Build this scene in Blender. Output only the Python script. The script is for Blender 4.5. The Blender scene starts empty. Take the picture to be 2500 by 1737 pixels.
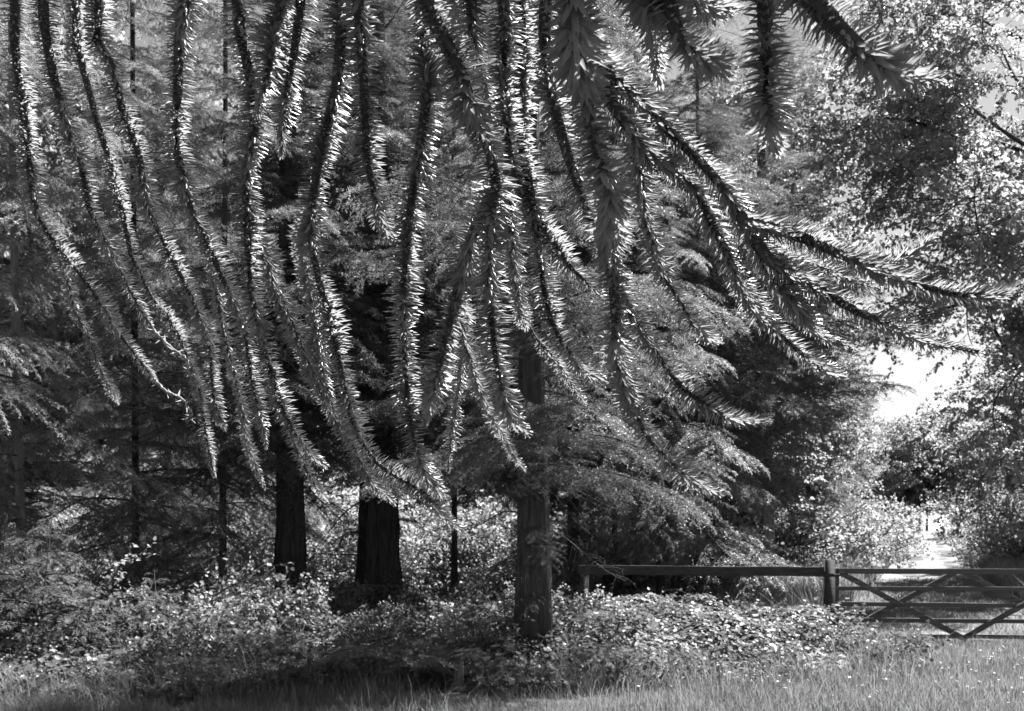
import bpy, math
import numpy as np
from mathutils import Vector, Matrix, Euler

# ------------------------------------------------------------------ camera, sky, sun, exposure
SC = bpy.context.scene
F, CX, HY, CAMZ = 2500.0, 1250.0, 1310.0, 1.7      # focal (photo px), centre column, horizon row, eye height


def P(px, py, y):
    """photo pixel + distance -> point"""
    return np.array([(px - CX) / F * y, y, CAMZ - (py - HY) / F * y])


cam_d = bpy.data.cameras.new("camera")
cam = bpy.data.objects.new("camera", cam_d)
SC.collection.objects.link(cam)
cam.location = (0, 0, CAMZ)
cam.rotation_euler = (math.radians(90), 0, 0)
cam_d.sensor_width = 36.0
cam_d.lens = 36.0
cam_d.shift_y = (HY - 868.5) / 2500.0
cam_d.clip_start = 0.05
cam_d.clip_end = 2000
cam_d.dof.use_dof = True
cam_d.dof.focus_distance = 3.3
cam_d.dof.aperture_fstop = 9.0
SC.camera = cam

SUN_AZ, SUN_EL = math.radians(45), math.radians(55)
world = bpy.data.worlds.new("World")
SC.world = world
world.use_nodes = True
nt = world.node_tree
nt.nodes.clear()
sky = nt.nodes.new("ShaderNodeTexSky")
sky.sky_type = 'NISHITA'
sky.sun_disc = False
sky.sun_elevation = SUN_EL
sky.sun_rotation = SUN_AZ
sky.dust_density = 0.4
sky.air_density = 0.5
bw = nt.nodes.new("ShaderNodeRGBToBW")
bg = nt.nodes.new("ShaderNodeBackground")
bg.inputs["Strength"].default_value = 0.05
wo = nt.nodes.new("ShaderNodeOutputWorld")
nt.links.new(sky.outputs[0], bw.inputs[0])
nt.links.new(bw.outputs[0], bg.inputs[0])
nt.links.new(bg.outputs[0], wo.inputs[0])

sun_d = bpy.data.lights.new("sun", 'SUN')
sun_d.energy = 5.0
sun_d.angle = math.radians(0.55)
sun = bpy.data.objects.new("sun", sun_d)
SC.collection.objects.link(sun)
sdir = Vector((math.sin(SUN_AZ) * math.cos(SUN_EL), math.cos(SUN_AZ) * math.cos(SUN_EL), math.sin(SUN_EL)))
sun.rotation_euler = sdir.to_track_quat('Z', 'Y').to_euler()
sun.location = (30, 40, 60)

SC.view_settings.view_transform = 'Standard'
SC.view_settings.look = 'None'
SC.view_settings.gamma = 1.0
SC.view_settings.exposure = 2.4
SC.view_settings.use_curve_mapping = False
SC.cycles.max_bounces = 8
SC.cycles.diffuse_bounces = 5
SC.cycles.transmission_bounces = 4

rng = np.random.default_rng(11)
R2 = rng.random


# ------------------------------------------------------------------ helpers
def norm(v):
    v = np.asarray(v, float)
    return v / np.maximum(np.linalg.norm(v, axis=-1, keepdims=True), 1e-9)


def frames(d, up):
    """columns side, dir, normal"""
    d = norm(d)
    s = np.cross(d, up)
    bad = np.linalg.norm(s, axis=-1) < 1e-4
    if np.any(bad):
        s[bad] = np.cross(d[bad], np.array([0.3, 0.9, 0.1]))
    s = norm(s)
    n = np.cross(s, d)
    return np.stack([s, d, n], axis=-1)


class Soup:
    def __init__(self):
        self.v, self.f, self.m, self.t, self.n = [], [], [], [], 0

    def raw(self, verts, faces, mat=0, tone=0.5):
        verts = np.asarray(verts, float).reshape(-1, 3)
        self.v.append(verts)
        for fs in (faces if isinstance(faces, list) else [faces]):
            fs = np.asarray(fs, int)
            self.f.append(fs + self.n)
            self.m.append(np.full(len(fs), mat, int))
        self.t.append(np.broadcast_to(np.asarray(tone, float), (len(verts),)).copy())
        self.n += len(verts)

    def stamp(self, T, faces, Rm, scale, loc, mat=0, tone=None):
        n, k = len(loc), len(T)
        if n == 0:
            return
        scale = np.asarray(scale, float)
        if scale.ndim == 1:
            scale = scale[:, None]
        L = T[None, :, :] * (scale[:, None, :] * np.ones((n, 1, 3)))
        V = np.einsum('nij,nkj->nki', Rm, L) + loc[:, None, :]
        base = (np.arange(n) * k)[:, None, None]
        fl = [(np.asarray(fs)[None] + base).reshape(-1, np.asarray(fs).shape[1]) for fs in faces]
        if tone is None:
            tone = R2(n)
        self.raw(V.reshape(-1, 3), fl, mat, np.repeat(tone, k))

    def tube(self, pts, rad, sides=5, mat=0, tone=0.5, cap=True, flute=None):
        pts = np.asarray(pts, float)
        n = len(pts)
        rad = np.broadcast_to(np.asarray(rad, float), (n,))
        tg = norm(np.gradient(pts, axis=0))
        ref = np.array([0.0, 0.0, 1.0]) if abs(tg[:, 2]).mean() < 0.8 else np.array([0.0, 1.0, 0.0])
        a = norm(np.cross(tg, ref))
        b = np.cross(tg, a)
        th = np.linspace(0, 2 * np.pi, sides, endpoint=False)
        rr = rad[:, None] * np.ones((1, sides))
        if flute is not None:
            rr = rr * flute(np.arange(n)[:, None] / max(n - 1, 1), th[None, :])
        V = pts[:, None] + rr[..., None] * (np.cos(th)[None, :, None] * a[:, None] + np.sin(th)[None, :, None] * b[:, None])
        i, j = np.meshgrid(np.arange(n - 1), np.arange(sides), indexing='ij')
        j2 = (j + 1) % sides
        q = np.stack([i * sides + j, (i + 1) * sides + j, (i + 1) * sides + j2, i * sides + j2], -1).reshape(-1, 4)
        V = V.reshape(-1, 3)
        fl = [q]
        if cap:
            V = np.vstack([V, pts[0], pts[-1]])
            c0, c1 = n * sides, n * sides + 1
            jj = np.arange(sides)
            j2 = (jj + 1) % sides
            fl.append(np.vstack([np.stack([np.full(sides, c0), jj, j2], -1),
                                 np.stack([np.full(sides, c1), (n - 1) * sides + j2, (n - 1) * sides + jj], -1)]))
        self.raw(V, fl, mat, tone)

    def box(self, c, s, mat=0, rot=None, jit=0.0):
        q = np.array([[x, y, z] for x in (-.5, .5) for y in (-.5, .5) for z in (-.5, .5)]) * np.asarray(s, float)
        if jit:
            q += rng.normal(0, jit, q.shape)
        if rot is not None:
            q = q @ np.asarray(rot).T
        self.raw(q + np.asarray(c, float), np.array([[0, 1, 3, 2], [4, 6, 7, 5], [0, 4, 5, 1], [2, 3, 7, 6], [0, 2, 6, 4], [1, 5, 7, 3]]), mat)

    def mesh(self, name, mats, smooth=False):
        me = bpy.data.meshes.new(name)
        V = np.concatenate(self.v)
        tot = np.concatenate([np.full(len(f), f.shape[1], int) for f in self.f])
        idx = np.concatenate([f.ravel() for f in self.f])
        me.vertices.add(len(V))
        me.vertices.foreach_set("co", V.astype(np.float32).ravel())
        me.loops.add(len(idx))
        me.loops.foreach_set("vertex_index", idx.astype(np.int32))
        me.polygons.add(len(tot))
        st = np.concatenate([[0], np.cumsum(tot)[:-1]])
        me.polygons.foreach_set("loop_start", st.astype(np.int32))
        for m in mats:
            me.materials.append(m)
        me.polygons.foreach_set("material_index", np.concatenate(self.m).astype(np.int32))
        if smooth:
            me.polygons.foreach_set("use_smooth", np.ones(len(tot), bool))
        at = me.attributes.new("tone", 'FLOAT', 'POINT')
        at.data.foreach_set("value", np.concatenate(self.t).astype(np.float32))
        me.update(calc_edges=True)
        me.validate()
        return me

    def obj(self, name, mats, parent=None, smooth=False):
        return link(name, self.mesh(name, mats, smooth), parent)


def link(name, data, parent=None, mat=None):
    o = bpy.data.objects.new(name, data)
    SC.collection.objects.link(o)
    if parent is not None:
        o.parent = parent
        if mat is not None:
            o.matrix_local = mat
    elif mat is not None:
        o.matrix_world = mat
    return o


def tag(o, label=None, cat=None, group=None, kind=None):
    for k, v in (("label", label), ("category", cat), ("group", group), ("kind", kind)):
        if v:
            o[k] = v
    return o


def thing(name, loc, label, cat, group=None):
    o = link(name, None)
    o.empty_display_size = 0.2
    o.location = tuple(loc)
    return tag(o, label, cat, group)


def spline(pts, n):
    """Catmull-Rom through pts, n samples evenly by parameter length"""
    p = np.asarray(pts, float)
    p = np.vstack([2 * p[0] - p[1], p, 2 * p[-1] - p[-2]])
    out = []
    for i in range(1, len(p) - 2):
        t = np.linspace(0, 1, 24, endpoint=False)[:, None]
        a, b, c, d = p[i - 1], p[i], p[i + 1], p[i + 2]
        out.append(0.5 * (2 * b + (c - a) * t + (2 * a - 5 * b + 4 * c - d) * t ** 2 + (3 * b - a - 3 * c + d) * t ** 3))
    out.append(p[-2][None])
    q = np.vstack(out)
    s = np.concatenate([[0], np.cumsum(np.linalg.norm(np.diff(q, axis=0), axis=1))])
    u = np.linspace(0, s[-1], n)
    return np.stack([np.interp(u, s, q[:, k]) for k in range(q.shape[1])], -1), s[-1]


def vnoise(x, y, seed=0):
    """smooth 2-d value noise, -1..1"""
    x, y = np.asarray(x, float), np.asarray(y, float)
    xi, yi = np.floor(x), np.floor(y)
    fx, fy = x - xi, y - yi
    fx, fy = fx * fx * (3 - 2 * fx), fy * fy * (3 - 2 * fy)

    def h(a, b):
        return np.modf(np.abs(np.sin(a * 127.1 + b * 311.7 + seed * 17.3) * 43758.5453))[0]
    return 2 * ((h(xi, yi) * (1 - fx) + h(xi + 1, yi) * fx) * (1 - fy) + (h(xi, yi + 1) * (1 - fx) + h(xi + 1, yi + 1) * fx) * fy) - 1


def sstep(a, b, x):
    t = np.clip((np.asarray(x, float) - a) / (b - a), 0, 1)
    return t * t * (3 - 2 * t)


def gz(x, y):
    """ground height"""
    return 2.3 * sstep(45, 125, y) + 0.05 * vnoise(np.asarray(x) * .35, np.asarray(y) * .35, 3) + 0.35 * sstep(17, 30, y) * sstep(4, -6, x)


# ------------------------------------------------------------------ materials (all neutral: a black and white photograph)
ORD = ["first", "second", "third", "fourth", "fifth", "sixth", "seventh", "eighth", "ninth", "tenth", "eleventh", "twelfth", "thirteenth", "fourteenth", "fifteenth", "sixteenth", "seventeenth", "eighteenth", "nineteenth", "twentieth", "twenty-first"]


def g(v):
    return (v, v, v, 1)


def new_mat(name):
    m = bpy.data.materials.new(name)
    m.use_nodes = True
    t = m.node_tree
    t.nodes.clear()
    return m, t, t.nodes.new("ShaderNodeOutputMaterial")


def leaf_mat(name, lo, hi, trans=0.35, tcol=None, rough=0.45, spec=0.35, nscale=1.2):
    m, t, out = new_mat(name)
    N, Lk = t.nodes, t.links
    at = N.new("ShaderNodeAttribute")
    at.attribute_name = "tone"
    geo = N.new("ShaderNodeNewGeometry")
    nz = N.new("ShaderNodeTexNoise")
    nz.inputs["Scale"].default_value = nscale
    nz.inputs["Detail"].default_value = 3
    Lk.new(geo.outputs["Position"], nz.inputs["Vector"])
    ad = N.new("ShaderNodeMath")
    ad.operation = 'MULTIPLY_ADD'
    ad.inputs[1].default_value = 0.6
    Lk.new(at.outputs["Fac"], ad.inputs[0])
    mm = N.new("ShaderNodeMath")
    mm.operation = 'MULTIPLY_ADD'
    mm.inputs[1].default_value = 0.9
    mm.inputs[2].default_value = -0.25
    Lk.new(nz.outputs["Fac"], mm.inputs[0])
    Lk.new(mm.outputs[0], ad.inputs[2])
    mx = N.new("ShaderNodeMix")
    mx.data_type = 'RGBA'
    mx.inputs[6].default_value = g(lo)
    mx.inputs[7].default_value = g(hi)
    Lk.new(ad.outputs[0], mx.inputs[0])
    pb = N.new("ShaderNodeBsdfPrincipled")
    pb.inputs["Roughness"].default_value = rough
    pb.inputs["Specular IOR Level"].default_value = spec
    Lk.new(mx.outputs[2], pb.inputs["Base Color"])
    tr = N.new("ShaderNodeBsdfTranslucent")
    k = N.new("ShaderNodeMix")
    k.data_type = 'RGBA'
    tc = tcol or (lo * 1.3, hi * 1.6)
    k.inputs[6].default_value = g(tc[0])
    k.inputs[7].default_value = g(tc[1])
    Lk.new(ad.outputs[0], k.inputs[0])
    Lk.new(k.outputs[2], tr.inputs["Color"])
    ms = N.new("ShaderNodeMixShader")
    ms.inputs[0].default_value = trans
    Lk.new(pb.outputs[0], ms.inputs[1])
    Lk.new(tr.outputs[0], ms.inputs[2])
    Lk.new(ms.outputs[0], out.inputs[0])
    return m


def solid_mat(name, lo, hi, scale=(6, 6, 1.2), rough=0.85, bump=0.6, dist=0.02, detail=6, coord="Object", spec=0.25):
    m, t, out = new_mat(name)
    N, Lk = t.nodes, t.links
    tc = N.new("ShaderNodeTexCoord")
    mp = N.new("ShaderNodeMapping")
    mp.inputs["Scale"].default_value = scale
    Lk.new(tc.outputs[coord], mp.inputs[0])
    nz = N.new("ShaderNodeTexNoise")
    nz.inputs["Scale"].default_value = 1.0
    nz.inputs["Detail"].default_value = detail
    nz.inputs["Roughness"].default_value = 0.65
    Lk.new(mp.outputs[0], nz.inputs["Vector"])
    cr = N.new("ShaderNodeValToRGB")
    cr.color_ramp.elements[0].position = 0.33
    cr.color_ramp.elements[1].position = 0.68
    cr.color_ramp.elements[0].color = g(lo)
    cr.color_ramp.elements[1].color = g(hi)
    Lk.new(nz.outputs["Fac"], cr.inputs[0])
    pb = N.new("ShaderNodeBsdfPrincipled")
    pb.inputs["Roughness"].default_value = rough
    pb.inputs["Specular IOR Level"].default_value = spec
    Lk.new(cr.outputs[0], pb.inputs["Base Color"])
    bp = N.new("ShaderNodeBump")
    bp.inputs["Strength"].default_value = bump
    bp.inputs["Distance"].default_value = dist
    Lk.new(nz.outputs["Fac"], bp.inputs["Height"])
    Lk.new(bp.outputs[0], pb.inputs["Normal"])
    Lk.new(pb.outputs[0], out.inputs[0])
    return m


M = dict(
    puzzle=leaf_mat("puzzle_leaf", 0.03, 0.07, 0.42, (0.26, 0.52), 0.36, 0.45, 3.0),
    puzzle_wood=solid_mat("puzzle_twig", 0.02, 0.05, (60, 60, 60), 0.8, 0.7, 0.004),
    puzzle_bark=solid_mat("puzzle_bark", 0.06, 0.16, (5, 5, 14), 0.9, 0.8, 0.03),
    conifer=leaf_mat("conifer_needles", 0.06, 0.145, 0.4, None, 0.5, 0.3, 0.8),
    hemlock=leaf_mat("hemlock_needles", 0.12, 0.28, 0.4, None, 0.45, 0.35, 0.9),
    pale_conifer=leaf_mat("pale_conifer_needles", 0.10, 0.22, 0.4, None, 0.5, 0.3, 0.8),
    broad=leaf_mat("broad_leaves", 0.10, 0.2, 0.5, (0.22, 0.46), 0.45, 0.3, 0.6),
    bramble=leaf_mat("bramble_leaves", 0.055, 0.145, 0.34, None, 0.5, 0.3, 1.5),
    grass=leaf_mat("grass_blades", 0.07, 0.18, 0.4, None, 0.5, 0.3, 0.7),
    pale_grass=leaf_mat("tall_grass", 0.11, 0.24, 0.4, None, 0.55, 0.3, 0.5),
    petal=leaf_mat("daisy_petal", 0.75, 0.82, 0.2, (0.7, 0.8), 0.6, 0.2),
    disc=solid_mat("daisy_disc", 0.3, 0.4, (200, 200, 200)),
    bark=solid_mat("dark_bark", 0.012, 0.065, (22, 22, 2.2), 0.95, 1.0, 0.09),
    grey_bark=solid_mat("grey_bark", 0.03, 0.12, (20, 20, 2.0), 0.95, 1.0, 0.09),
    pale_bark=solid_mat("pale_bark", 0.06, 0.18, (9, 9, 1.2), 0.9, 1.0, 0.04),
    twig=solid_mat("twig_bark", 0.025, 0.07, (20, 20, 20), 0.9, 0.5, 0.01),
    gate=solid_mat("gate_timber", 0.02, 0.13, (3, 40, 40), 0.85, 0.5, 0.004, coord="Generated"),
    rail=solid_mat("rail_timber", 0.02, 0.055, (4, 30, 30), 0.85, 0.5, 0.004, coord="Object"),
    stake=solid_mat("stake_timber", 0.16, 0.34, (40, 40, 4), 0.85, 0.6, 0.005),
    cap=solid_mat("stake_cap", 0.02, 0.05, (30, 30, 30)),
    wire=solid_mat("fence_wire", 0.12, 0.25, (10, 10, 10), 0.4),
    soil=solid_mat("woodland_ground", 0.03, 0.10, (1.4, 1.4, 1.4), 0.95, 0.8, 0.05),
    track=solid_mat("mown_track", 0.08, 0.2, (0.5, 1.6, 1), 0.95, 0.8, 0.05),
)

# ------------------------------------------------------------------ leaf shapes
NEEDLE = np.array([[0, 0, 0], [-.5, .45, 0], [0, 1, 0], [.5, .45, 0]], float)
NEEDLE_F = [np.array([[0, 3, 2, 1]])]
LEAF = np.array([[0, 0, 0], [-.34, .22, .05], [-.36, .6, .06], [0, 1, -.10], [.36, .6, .06], [.34, .22, .05]], float)
LEAF_F = [np.array([[0, 3, 2, 1], [0, 5, 4, 3]])]
# lanceolate, keeled, incurved leaf of the hanging branches
PZ = np.array([[-.5, 0, .0], [0, 0, -.06], [.5, 0, .0],
               [-.47, .3, -.03], [0, .3, -.09], [.47, .3, -.03],
               [-.30, .68, .02], [0, .68, -.03], [.30, .68, .02],
               [0, 1, .07]], float)
PZ_F = [np.array([[0, 1, 4, 3], [1, 2, 5, 4], [3, 4, 7, 6], [4, 5, 8, 7]]), np.array([[6, 7, 9], [7, 8, 9]])]


# ------------------------------------------------------------------ boughs: shared meshes that trees are put together from
def conifer_bough(name, seed, L=3.0, rise=0.1, droop=0.28, seclen=0.42, sag=0.5, nl=0.042, nw=0.008, fluff=0.25,
                  sp=0.075, tl=0.17, leafmat="conifer", hang=0.35, nstep=6):
    r = np.random.default_rng(seed)
    so = Soup()
    s = np.linspace(0, 1, 14)
    wig = r.normal(0, .03, 3)
    ax = np.stack([L * (wig[0] * np.sin(3 * s) + wig[1] * np.sin(7 * s)), L * s * (1 - .06 * s), L * (rise * s - droop * s ** 2.2)], -1)
    so.tube(ax, np.linspace(.02, .003, 14), 5, 1)
    tg = norm(np.gradient(ax, axis=0))
    P0, D0, LN = [], [], []
    ns = int(L / .105)
    for i in range(ns):
        si = .08 + .9 * (i + r.random() * .7) / ns
        p = np.array([np.interp(si, s, ax[:, k]) for k in range(3)])
        t = norm(np.array([np.interp(si, s, tg[:, k]) for k in range(3)]))
        side = 1 if i % 2 else -1
        l = seclen * L * (1 - si) ** .65 * min(1, .35 + si / .3) * (.65 + .6 * r.random()) + .1
        a = math.radians(r.uniform(42, 68))
        lat = norm(np.cross(t, [0, 0, 1])) * side
        d = norm(math.cos(a) * t + math.sin(a) * lat + np.array([0, 0, r.normal(0, .16)]))
        m = max(3, int(l / sp))
        u = np.linspace(0, l, m)
        pts = p + d * u[:, None] + np.array([0, 0, -1.0]) * (sag * u ** 2 / max(l, .2) * .55)[:, None]
        so.tube(pts[[0, m // 2, m - 1]], [.007, .005, .002], 3, 1, cap=False)
        st = norm(np.gradient(pts, axis=0))
        for j in range(1, m):
            for sd in (1, -1):
                if r.random() < .12:
                    continue
                lt = norm(np.cross(st[j], [0, 0, 1])) * sd
                aa = math.radians(r.uniform(35, 65))
                dd = norm(math.cos(aa) * st[j] + math.sin(aa) * lt + np.array([0, 0, -hang * r.random() + r.normal(0, .1)]))
                P0.append(pts[j])
                D0.append(dd)
                LN.append(tl * (1 - .55 * u[j] / l) * (.6 + .7 * r.random()))
        P0.append(pts[-1])
        D0.append(st[-1])
        LN.append(tl * .7)
    P0, D0, LN = np.array(P0), np.array(D0), np.array(LN)
    n = len(P0)
    uu = (np.arange(nstep) + .5) / nstep
    pos = P0[:, None] + D0[:, None] * (LN[:, None] * uu)[..., None] - np.array([0, 0, 1.0]) * (.35 * (LN[:, None] * uu ** 2))[..., None]
    lat = norm(np.cross(D0, [0, 0, 1.0]))
    allp, alld, alln, tone = [], [], [], []
    tt = r.random(n)
    for sd in (1, -1):
        d = .62 * D0[:, None] + sd * .78 * lat[:, None] + r.normal(0, fluff, pos.shape)
        allp.append(pos.reshape(-1, 3))
        alld.append(d.reshape(-1, 3))
        up = np.array([0, 0, 1.0]) + r.normal(0, fluff + .15, pos.shape)
        alln.append(up.reshape(-1, 3))
        tone.append(np.repeat(tt, nstep))
    allp, alld, alln, tone = map(np.concatenate, (allp, alld, alln, tone))
    k = nl * (.7 + .6 * r.random(len(allp)))
    so.stamp(NEEDLE, NEEDLE_F, frames(alld, alln), np.stack([np.full(len(k), nw), k, k], -1), allp, 0, np.clip(tone + r.normal(0, .15, len(k)), 0, 1))
    return so.mesh(name, [M[leafmat], M["twig"]])


def broad_bough(name, seed, L=2.0, nsec=11, leaf=0.085, leafmat="broad", per=9, flat=0.35, droop=.15):
    r = np.random.default_rng(seed)
    so = Soup()
    s = np.linspace(0, 1, 10)
    ax = np.stack([L * .08 * np.sin(4 * s + seed), L * s, L * (.12 * s - droop * s ** 2)], -1)
    so.tube(ax, np.linspace(.018, .003, 10), 5, 1)
    tg = norm(np.gradient(ax, axis=0))
    pp, dd = [], []
    for i in range(nsec):
        si = .12 + .86 * (i + r.random() * .6) / nsec
        p = np.array([np.interp(si, s, ax[:, k]) for k in range(3)])
        t = norm(np.array([np.interp(si, s, tg[:, k]) for k in range(3)]))
        side = 1 if i % 2 else -1
        l = L * (.5 * (1 - si) + .16) * (.7 + .6 * r.random())
        a = math.radians(r.uniform(35, 65))
        d = norm(math.cos(a) * t + math.sin(a) * side * norm(np.cross(t, [0, 0, 1])) + np.array([0, 0, r.normal(0, .22)]))
        e = p + d * l + np.array([0, 0, -.12 * l])
        so.tube(np.array([p, (p + e) / 2 + [0, 0, .05 * l], e]), [.008, .005, .002], 3, 1, cap=False)
        nt_ = max(3, int(l / .13))
        for j in range(nt_):
            q = p + (e - p) * ((j + .6) / nt_)
            d2 = norm(d + r.normal(0, .55, 3))
            l2 = .16 + .22 * r.random()
            so.tube(np.array([q, q + d2 * l2]), [.003, .0015], 3, 1, cap=False)
            for w in range(per):
                pp.append(q + d2 * l2 * (w + 1) / per + r.normal(0, .02, 3))
                dd.append(norm(d2 * .6 + r.normal(0, .7, 3) + np.array([0, 0, -.25])))
    pp, dd = np.array(pp), np.array(dd)
    n = len(pp)
    up = np.array([0, 0, 1.0]) + r.normal(0, flat, (n, 3))
    sc = leaf * (.6 + .65 * r.random(n))
    so.stamp(LEAF, LEAF_F, frames(dd, up), sc, pp, 0, r.random(n))
    return so.mesh(name, [M[leafmat], M["twig"]])


def bare_bough(name, seed, L=1.8):
    r = np.random.default_rng(seed)
    so = Soup()
    s = np.linspace(0, 1, 10)
    ax = np.stack([L * .06 * np.sin(4 * s + seed), L * s, -L * .3 * s ** 1.6 + .05 * L * np.sin(6 * s)], -1)
    so.tube(ax, np.linspace(.016, .003, 10), 5, 0)
    for i in range(14):
        si = .15 + .8 * r.random()
        p = np.array([np.interp(si, s, ax[:, k]) for k in range(3)])
        l = .25 + .5 * r.random() * (1.2 - si)
        d = norm(np.array([r.choice([-1, 1]) * .8, .6, r.normal(-.2, .3)]))
        e = p + d * l + [0, 0, -.25 * l]
        so.tube(np.array([p, (p + e) / 2 + [0, 0, .06 * l], e]), [.006, .004, .0015], 3, 0)
        for j in range(4):
            q = p + (e - p) * r.uniform(.3, 1)
            d3 = norm(d + r.normal(0, .6, 3) - [0, 0, .4])
            so.tube(np.array([q, q + d3 * r.uniform(.08, .25)]), [.003, .001], 3, 0)
    return so.mesh(name, [M["twig"]])


B_HEM = [conifer_bough("hemlock_bough", 20 + i, L=3.0, droop=.30 + .05 * i, sag=.7, hang=.6, nl=.05, nw=.011, nstep=7, leafmat="hemlock") for i in range(4)]
B_FLUF = [conifer_bough("feathery_bough", 40 + i, L=3.0, rise=.06, droop=.16 + .05 * i, sag=.45, nl=.06, nw=.011, fluff=.5,
                        hang=.15, tl=.22, leafmat="conifer", nstep=8) for i in range(4)]
B_PALE = [conifer_bough("pale_bough", 60 + i, L=3.0, rise=.14, droop=.12, sag=.3, nl=.055, nw=.008, fluff=.5, hang=.05, tl=.2,
                        leafmat="pale_conifer") for i in range(2)]
B_YOUNG = [conifer_bough("young_bough", 80 + i, L=1.2, rise=.12, droop=.34, seclen=.34, sag=.7, nl=.035, nw=.009, fluff=.15,
                         sp=.06, tl=.11, leafmat="pale_conifer", hang=.3) for i in range(3)]
B_BROAD = [broad_bough("leafy_bough", 100 + i) for i in range(4)]
B_FAR = [broad_bough("far_leafy_bough", 120 + i, L=2.6, nsec=10, leaf=.15, per=6, flat=.5) for i in range(3)]
B_SHRUB = [broad_bough("shrub_bough", 140 + i, L=1.1, nsec=8, leaf=.07, per=6, flat=.4, droop=.25) for i in range(3)]
B_BRAM = [broad_bough("bramble_spray", 180 + i, L=.9, nsec=9, leaf=.085, leafmat="bramble", per=4, flat=.35, droop=.55) for i in range(3)]
B_BARE = [bare_bough("bare_bough", 160 + i) for i in range(3)]


def put(mesh, parent, name, loc, az, pitch, roll, sc):
    m = Matrix.Translation(Vector(loc)) @ Matrix.Rotation(-az, 4, 'Z') @ Matrix.Rotation(pitch, 4, 'X') @ Matrix.Rotation(roll, 4, 'Y') @ Matrix.Scale(sc, 4)
    return link(name, mesh, parent, m)


# ------------------------------------------------------------------ setting: ground and ride
def ride_x(y):
    return 0.4 * y + 0.45


def build_ground():
    xs = np.concatenate([np.linspace(-160, -14, 20), np.linspace(-13, 14, 60), np.linspace(15, 160, 24)])
    ys = np.concatenate([np.linspace(-60, 8, 14), np.linspace(8.5, 32, 60), np.linspace(33, 140, 40), np.linspace(150, 500, 10)])
    X, Y = np.meshgrid(xs, ys, indexing='ij')
    Z = gz(X, Y) - .004
    nx, ny = X.shape
    i, j = np.meshgrid(np.arange(nx - 1), np.arange(ny - 1), indexing='ij')
    q = np.stack([i * ny + j, (i + 1) * ny + j, (i + 1) * ny + j + 1, i * ny + j + 1], -1).reshape(-1, 4)
    so = Soup()
    so.raw(np.stack([X, Y, Z], -1).reshape(-1, 3), q)
    o = so.obj("ground", [M["soil"]], smooth=True)
    tag(o, kind="structure")
    # the grassy track beyond the gate
    ys = np.linspace(16.5, 128, 140)
    us = np.linspace(-1, 1, 15)
    Yg, U = np.meshgrid(ys, us, indexing='ij')
    half = 2.0 + .25 * vnoise(Yg * .3, np.sign(U) * 5, 8)
    X = ride_x(Yg) + U * half
    Z = gz(X, Yg) + .02 - .06 * np.exp(-((np.abs(U) - .5) / .16) ** 2) + .05 * vnoise(X * 1.5, Yg * .8, 5)
    ny = len(us)
    i, j = np.meshgrid(np.arange(len(ys) - 1), np.arange(ny - 1), indexing='ij')
    q = np.stack([i * ny + j, i * ny + j + 1, (i + 1) * ny + j + 1, (i + 1) * ny + j], -1).reshape(-1, 4)
    so = Soup()
    so.raw(np.stack([X, Yg, Z], -1).reshape(-1, 3), q)
    tag(so.obj("track", [M["track"]], smooth=True), kind="structure")


build_ground()


# ------------------------------------------------------------------ trees
def trunk_mesh(so, base, top, r0, r1, n=60, sides=64, seed=0, flare=.6, lean=(0, 0), fl=.13):
    t = np.linspace(0, 1, n)
    base, top = np.asarray(base, float), np.asarray(top, float)
    pts = base + (top - base) * t[:, None]
    pts[:, 0] += .08 * np.sin(5 * t + seed) * t
    pts[:, 1] += .06 * np.sin(4 * t + seed * 2) * t
    H = np.linalg.norm(top - base)
    rad = r0 + (r1 - r0) * t
    rad = rad * (1 + flare * np.exp(-t * H / .45))

    def flute(tt, th):
        h = tt * H
        k = fl * (np.sin(5 * th + seed + .25 * np.sin(h * 1.3)) * .6 + np.sin(9 * th + seed * 2 + .3 * h) * .4)
        k = k * (1 + 1.8 * np.exp(-h / .7)) + .07 * vnoise(th * 3.0 + 0 * h, h * 3 + 0 * th, seed) - .075 * np.abs(np.sin(11 * th + 1.5 * vnoise(th * 2 + 0 * h, h * 1.2 + 0 * th, seed + 3))) ** 6 + .035 * vnoise(th * 9 + 0 * h, h * 2.5 + 0 * th, seed + 5)
        return 1 + k
    so.tube(pts, rad, sides, 0, cap=True, flute=flute)


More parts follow.
